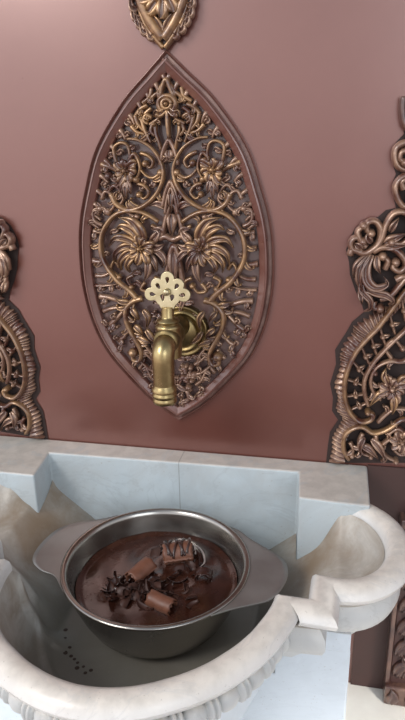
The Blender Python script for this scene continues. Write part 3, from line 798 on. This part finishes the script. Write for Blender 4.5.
def tube3(P, r, n=10, rf=None):
    P = np.array(P, float); m = len(P); T = np.gradient(P, axis=0); T /= np.linalg.norm(T, axis=1)[:, None]
    up = np.array([0, 0, 1.0]); v = []; f = []
    for i in range(m):
        s = np.cross(T[i], up); s /= np.linalg.norm(s)+1e-9; w = np.cross(s, T[i]); rr = r*(rf(i/(m-1)) if rf else 1)
        for j in range(n):
            a = 2*PI*j/n; v.append(P[i]+s*math.cos(a)*rr+w*math.sin(a)*rr)
    for i in range(m-1):
        for j in range(n): f.append((i*n+j, i*n+(j+1) % n, (i+1)*n+(j+1) % n, (i+1)*n+j))
    f.append(tuple(reversed(range(n)))); f.append(tuple(range((m-1)*n, m*n)))
    return v, f
def roll(c, ang, tilt, L, R, label, grooves=0, m=MILK):
    """a scroll of chocolate: a sheet rolled up on itself, hollow at the ends"""
    root = thing('chocolate_roll', label, 'chocolate piece', (c[0], c[1], c[2]-R), 'chocolate pieces in the pan')
    d = np.array([math.cos(ang)*math.cos(tilt), math.sin(ang)*math.cos(tilt), math.sin(tilt)]); s = np.cross(d, [0, 0, 1]); s /= np.linalg.norm(s); w = np.cross(s, d)
    N1, K = 52, 14; v = []; f = []
    for side in (0, 1):
        for i in range(N1):
            th = i/(N1-1)*2*PI*1.6; rr = R*(1-.22*th/(2*PI))-(.0016 if side else 0)
            for k in range(K):
                t = k/(K-1)-.5
                g = 1-(.10*(.5+.5*math.cos(t*2*PI*grooves)) if grooves else .02*math.sin(t*9+i*.3))
                e = .0012*math.sin(i*1.3)*(1 if abs(t) > .45 else 0)
                v.append(np.array(c)+d*(t*L+e)+(s*math.cos(th)+w*math.sin(th))*rr*g)
    h = N1*K
    for i in range(N1-1):
        for k in range(K-1):
            q = (i*K+k, i*K+k+1, (i+1)*K+k+1, (i+1)*K+k); f.append(q); f.append(tuple(h+z for z in reversed(q)))
        f.append((i*K, (i+1)*K, h+(i+1)*K, h+i*K)); f.append((i*K+K-1, h+i*K+K-1, h+(i+1)*K+K-1, (i+1)*K+K-1))
    for i in (0, N1-1):
        for k in range(K-1): f.append((i*K+k, i*K+k+1, h+i*K+k+1, h+i*K+k))
    MB().add(v, f).build('rolled_sheet', m, root)
    return root, d, s, w
CHZ = PC[2]+CZ
roll((-.274, -.238, CHZ+.0095), math.radians(62), math.radians(8), .042, .0150, 'smooth milk chocolate roll left of the ridged one, floating in dark chocolate')
roll((-.224, -.298, CHZ+.008), math.radians(152+10), math.radians(4), .040, .0135, 'half-sunk milk chocolate roll nearest the front rim of the pan')
root, d, s, w = roll((-.224, -.194, CHZ+.0195), math.radians(15), math.radians(6), .046, .0205, 'ridged milk chocolate roll with dark drizzle lines, on the dark mound near the pan center', 6)
mb = MB()
for k in range(6):
    t = (k-2.5)/6*.042; P = []
    for th in np.linspace(.2+.4*rng.rand(), 1.9+.5*rng.rand(), 18):
        P.append(np.array([-.224, -.194, CHZ+.0195])+d*(t+.0035*math.sin(th*2+k*2.1))+(s*math.cos(th)+w*math.sin(th))*.0198)
    mb.add(*tube3(P, .0020, 6))
mb.build('drizzle', DCH, root)
roll((-.176, -.230, CHZ+.009), math.radians(96), math.radians(14), .016, .0150, 'open ring-shaped dark curl lying right of the ridged roll', 0, DCH)

# shavings and lumps around the rolls
def shaving(label):
    mb = MB(); P = []; L = .022+.014*rng.rand(); cu = 1.8+2.2*rng.rand(); n = 16; wd = .0016+.0045*rng.rand()
    v = []; f = []
    for i in range(n):
        t = i/(n-1)-.5; a = t*cu; R = L/cu
        for j in (-1, 0, 1):
            v.append((R*math.sin(a), j*wd*(1-abs(2*t)**3*.6)+t*t*.02, R*(1-math.cos(a))*-.8+.005-.0004*abs(j)+.002*t))
    m = len(v); v += [(x, y, z-.0008) for x, y, z in v]
    for i in range(n-1):
        for j in (0, 1):
            q = (i*3+j, i*3+j+1, i*3+4+j, i*3+3+j); f.append(tuple(reversed(q))); f.append(tuple(m+z for z in q))
        f.append((i*3, i*3+3, m+i*3+3, m+i*3)); f.append((i*3+2, m+i*3+2, m+i*3+5, i*3+5))
    for i in (0, n-1):
        for j in (0, 1): f.append((i*3+j, i*3+j+1, m+i*3+j+1, m+i*3+j))
    if rng.rand() < .5: v = [(x, y, -z+.006) for x, y, z in v]; f = [tuple(reversed(q)) for q in f]
    me = bpy.data.meshes.new('chocolate_shaving'); me.from_pydata(v, [], f); me.update()
    return me
SH = [shaving('') for _ in range(6)]
SHM = simple('shaved_chocolate', (.060, .024, .016), .5, nz=80)
for i, me in enumerate(SH): me.materials.append(SHM if i % 3 else DCH)
spots = []
for (a, b, s_, k) in ((-.295, -.262, .022, 16), (-.268, -.285, .026, 20), (-.240, -.262, .020, 12), (-.205, -.270, .026, 10), (-.200, -.206, .016, 10), (-.312, -.285, .018, 6), (-.240, -.182, .018, 8)):
    for _ in range(k): spots.append((a+s_*rng.randn()*.6, b+s_*rng.randn()*.5))
for i, (x, y) in enumerate(spots):
    o = bpy.data.objects.new('chocolate_shaving', SH[i % 6]); COL.objects.link(o)
    for p in SH[i % 6].polygons: p.use_smooth = True
    o.location = (x, y, CHZ+chz(x, y)+ZO-.002); o.rotation_euler = (rng.randn()*.9, rng.randn()*.4, rng.rand()*6.28)
    sc = .9+.6*rng.rand(); o.scale = (sc, sc, sc)
    tag(o, 'thin dark chocolate shaving half sunk in the melted chocolate between the rolls', 'chocolate shaving', 'dark chocolate shavings in the pan')
# glossy highlights swirling over the mound, built as pale solid threads
mb = MB()
for pts in ([(-.268, -.166), (-.250, -.153), (-.232, -.152), (-.214, -.160), (-.200, -.172)], [(-.255, -.163), (-.236, -.160), (-.222, -.170), (-.226, -.178)], [(-.214, -.160), (-.192, -.170), (-.182, -.190), (-.186, -.206)], [(-.240, -.152), (-.220, -.147), (-.196, -.158)], [(-.262, -.178), (-.250, -.166), (-.240, -.172)], [(-.205, -.160), (-.200, -.180), (-.192, -.196)]):
    P = crv([(x, y, CHZ+chz(x, y)+.0020) for x, y in pts], 30)
    for i, p in enumerate(P): p[2] = CHZ+chz(p[0], p[1])+.0020
    mb.add(*tube3(P, .0013, 6, lambda t: .3+math.sin(PI*t)))
o = mb.build('sheen_streak', SHEEN, loc=(-.225, -.16, CHZ+ZO)); tag(o, 'pale swirled streaks standing for sheen on the chocolate behind the ridged roll', 'painted_sheen')
# dried drips on the basin floor
mb = MB()
for (x, y) in ((-.372, -.318), (-.358, -.334), (-.350, -.348), (-.343, -.352), (-.336, -.357), (-.325, -.362), (-.318, -.372), (-.360, -.345), (-.333, -.366), (-.312, -.366), (-.380, -.300)):
    r = .0022+.0016*rng.rand(); z = hin(x, y)
    vs, fs = [], []
    for i in range(10):
        a = 2*PI*i/10; vs.append((x+r*math.cos(a), y+r*math.sin(a), hin(x+r*math.cos(a), y+r*math.sin(a))+.0003))
    vs.append((x, y, z+.0012)); fs = [(i, (i+1) % 10, 10) for i in range(10)]
    mb.add(vs, fs)
mb.build('dried_drips', SOIL, bas, kind='stuff', label='small dark dried drips')

# ------------------------------------------------------------------ brass tap
TX = -.2525
tap = thing('brass_tap', 'aged brass tap with a pierced fan-shaped handle, mounted on the oval medallion', 'tap', (TX, 0, -.302))
prof = [(.0, -.002), (.0455, -.002), (.0455, .014), (.0440, .0165), (.0415, .0170), (.0395, .0150), (.0380, .0150), (.0365, .0185), (.0335, .0195), (.0310, .0170), (.0285, .0165), (.0270, .0200), (.0240, .0225), (.0200, .0230), (.0170, .0260), (.0, .0260)]
autosmooth(MB().add(*lathe(prof, (TX, 0, -.300), 'y', 64)).build('wall_flange', BRASSD, tap), 60)
prof = [(0, .02), (.0160, .02), (.0175, .030), (.0150, .034), (.0140, .050), (.0150, .066), (.0195, .070), (.0205, .076), (.0205, .114), (.0195, .120), (.0165, .123), (0, .123)]
MB().add(*lathe(prof, (TX, 0, -.286), 'y', 40)).build('barrel', BRASSD, tap)
SY = -.100
prof = [(0, -.020), (.0200, -.020), (.0215, .004), (.0205, .018), (.0190, .022), (.0195, .026), (.0205, .0290), (.0195, .032), (.0165, .034), (.0165, .036), (.0185, .0385), (.0165, .0415), (.0115, .043), (.0100, .046), (.0098, .058), (.0085, .061), (0, .061)]
autosmooth(MB().add(*lathe(prof, (TX, SY, -.296), 'z', 40)).build('valve_stem', BRASS, tap), 50)
mb = MB()
P = [(TX, -.098, -.292), (TX, -.115, -.290), (TX, -.127, -.293), (TX, -.1345, -.303), (TX, -.136, -.318), (TX, -.136, -.34), (TX, -.136, -.358)]
P = crv(P, 34)
def tubeyz(P, rf, n=32):
    P = np.array(P); m = len(P); T = np.gradient(P, axis=0); T /= np.linalg.norm(T, axis=1)[:, None]; v = []; f = []
    for i in range(m):
        s = np.array([1.0, 0, 0]); w = np.cross(s, T[i]); r = rf(i/(m-1))
        for j in range(n): a = 2*PI*j/n; v.append(P[i]+s*math.cos(a)*r+w*math.sin(a)*r)
    for i in range(m-1):
        for j in range(n): f.append((i*n+j, i*n+(j+1) % n, (i+1)*n+(j+1) % n, (i+1)*n+j))
    f.append(tuple(reversed(range(n)))); f.append(tuple(range((m-1)*n, m*n)))
    return v, f
mb.add(*tubeyz(P, lambda t: .0185-.0020*t)); mb.build('spout', BRASS, tap)
prof = [(.010, .004), (.0165, .004), (.0170, .001), (.0198, -.002), (.0200, -.0065), (.0175, -.0085), (.0175, -.0100), (.0196, -.0120), (.0196, -.0155), (.0175, -.0175), (.0175, -.0185), (.0190, -.0205), (.0190, -.0250), (.0178, -.0270), (.0130, -.0270), (.0120, -.010), (.0, -.008)]
autosmooth(MB().add(*lathe(prof, (TX, -.136, -.3535), 'z', 40)).build('spout_ring', BRASS, tap), 50)
# fan handle: a plate with seven pierced drops
HX, HY, HZ = TX, SY, -.241
circ = [(-.0262, .0250, .0096), (-.0163, .0400, .0094), (0, .0500, .0098), (.0163, .0400, .0094), (.0262, .0250, .0096), (0, .026, .021), (0, .012, .0125)]
outl = []
o0 = np.array([0, .024])
for th in np.linspace(-PI/2+.35, 1.5*PI-.35, 150):
    d = np.array([math.cos(th), math.sin(th)]); best = .008
    for cx_, cy_, r_ in circ:
        e = o0-np.array([cx_, cy_]); b_ = e@d; disc = b_*b_-(e@e-r_*r_)
        if disc > 0: best = max(best, -b_+math.sqrt(disc))
    outl.append(o0+d*best)
outl = [(-.0075, -.001)][::-1]+[tuple(p) for p in outl[::1]]
# order: start bottom right, around the top, to bottom left
outl = [(.0075, -.003)]+outl[1:]+[(-.0075, -.003)]
def tear(cx_, cy_, ang, L, W):
    out = []
    for t in np.linspace(0, 2*PI, 22, endpoint=False):
        x = math.cos(t); r = np.array([L*x, W*math.sin(t)*(1+.45*x)]); out.append((cx_+r[0]*math.cos(ang)-r[1]*math.sin(ang), cy_+r[0]*math.sin(ang)+r[1]*math.cos(ang)))
    return out
holes = [tear(-.0235, .0248, PI-.15, .0056, .0034), tear(-.0145, .0375, 2.2, .0056, .0034), tear(0, .0470, PI/2, .0056, .0034), tear(.0145, .0375, .94, .0056, .0034), tear(.0235, .0248, .15, .0056, .0034), tear(-.0075, .0200, PI/2+.15, .0060, .0038), tear(.0075, .0200, PI/2-.15, .0060, .0038)]
cv = bpy.data.curves.new('handle', 'CURVE'); cv.dimensions = '2D'; cv.fill_mode = 'BOTH'; cv.extrude = .0014; cv.bevel_depth = .0009; cv.bevel_resolution = 2
for L_ in [outl]+holes:
    s_ = cv.splines.new('POLY'); s_.points.add(len(L_)-1); s_.use_cyclic_u = True
    for i, (a, b) in enumerate(L_): s_.points[i].co = (a, b, 0, 1)
tmp = bpy.data.objects.new('tmp', cv); COL.objects.link(tmp)
dg = bpy.context.evaluated_depsgraph_get(); me = bpy.data.meshes.new_from_object(tmp.evaluated_get(dg)); bpy.data.objects.remove(tmp)
me.name = 'handle'; me.transform(Matrix.Rotation(PI/2, 4, 'X')); me.transform(Matrix.Rotation(math.radians(-8), 4, 'X')); me.materials.clear()
o = link('handle', me, BRASSL, tap, smooth=False, label='pale brass fan-shaped handle pierced with seven drops'); o.location = Vector((HX, HY, HZ+ZO))-wloc(tap)
mb = MB(); mb.add(*dome((HX, HZ+.030), .0055, .003, -HY+.006, 16, 4)); mb.build('handle_boss', BRASSL, o)

# ------------------------------------------------------------------ light
w = bpy.data.worlds.new('daylight'); bpy.context.scene.world = w; w.use_nodes = True
nt = w.node_tree; bg = nt.nodes['Background']
tc = N(nt, 'ShaderNodeTexCoord'); s = N(nt, 'ShaderNodeSeparateXYZ'); nt.links.new(tc.outputs['Generated'], s.inputs[0])
el = maprange(nt, s.outputs[2], -1, 1)
c = ramp(nt, el, [(0.0, (.10, .07, .055)), (.29, (.07, .04, .033)), (.37, (.66, .53, .51)), (.46, (.98, .88, .88)), (.55, (1.25, 1.24, 1.28)), (.72, (1.0, 1.05, 1.15)), (.85, (.50, .54, .62)), (1.0, (.35, .37, .42))])
az = maprange(nt, s.outputs[0], -.50, .15, 1.35, .72)      # brighter to the left
c2 = N(nt, 'ShaderNodeVectorMath'); c2.operation = 'SCALE'; nt.links.new(c, c2.inputs[0]); nt.links.new(az, c2.inputs['Scale'])
nt.links.new(c2.outputs[0], bg.inputs['Color']); bg.inputs['Strength'].default_value = 1.15
def area(name, loc, target, size, power, col):
    l = bpy.data.lights.new(name, 'AREA'); l.energy = power; l.size = size; l.color = col
    o = bpy.data.objects.new(name, l); COL.objects.link(o); o.location = loc
    o.rotation_euler = (Vector(target)-Vector(loc)).to_track_quat('-Z', 'Y').to_euler(); return o
area('left_light', (-1.5, -1.9, ZO+1.3), (-.2, -.1, ZO-.4), .9, 34, (1, .97, .93))  # soft area light from the upper left
def spot(name, loc, target, power, ang):
    l = bpy.data.lights.new(name, 'SPOT'); l.energy = power; l.spot_size = math.radians(ang); l.spot_blend = .6; l.shadow_soft_size = .1; l.color = (1, .95, .88)
    o = bpy.data.objects.new(name, l); COL.objects.link(o); o.location = loc; o.rotation_euler = (Vector(target)-Vector(loc)).to_track_quat('-Z', 'Y').to_euler()
spot('floor_fill', (.9, -.9, 1.0), (.17, -.22, 0), 60, 30)  # added spot, brightens the floor right of the basin
spot('floor_fill', (-1.6, -.9, 1.0), (-.75, -.40, 0), 26, 36)  # added spot, brightens the floor on the left
area('front_light', (1.0, -2.2, ZO+.5), (-.1, -.1, ZO-.5), 1.2, 14, (.85, .93, 1))
sc = bpy.context.scene
sc.view_settings.view_transform = 'Standard'; sc.view_settings.look = 'None'; sc.view_settings.exposure = 0; sc.view_settings.gamma = 1
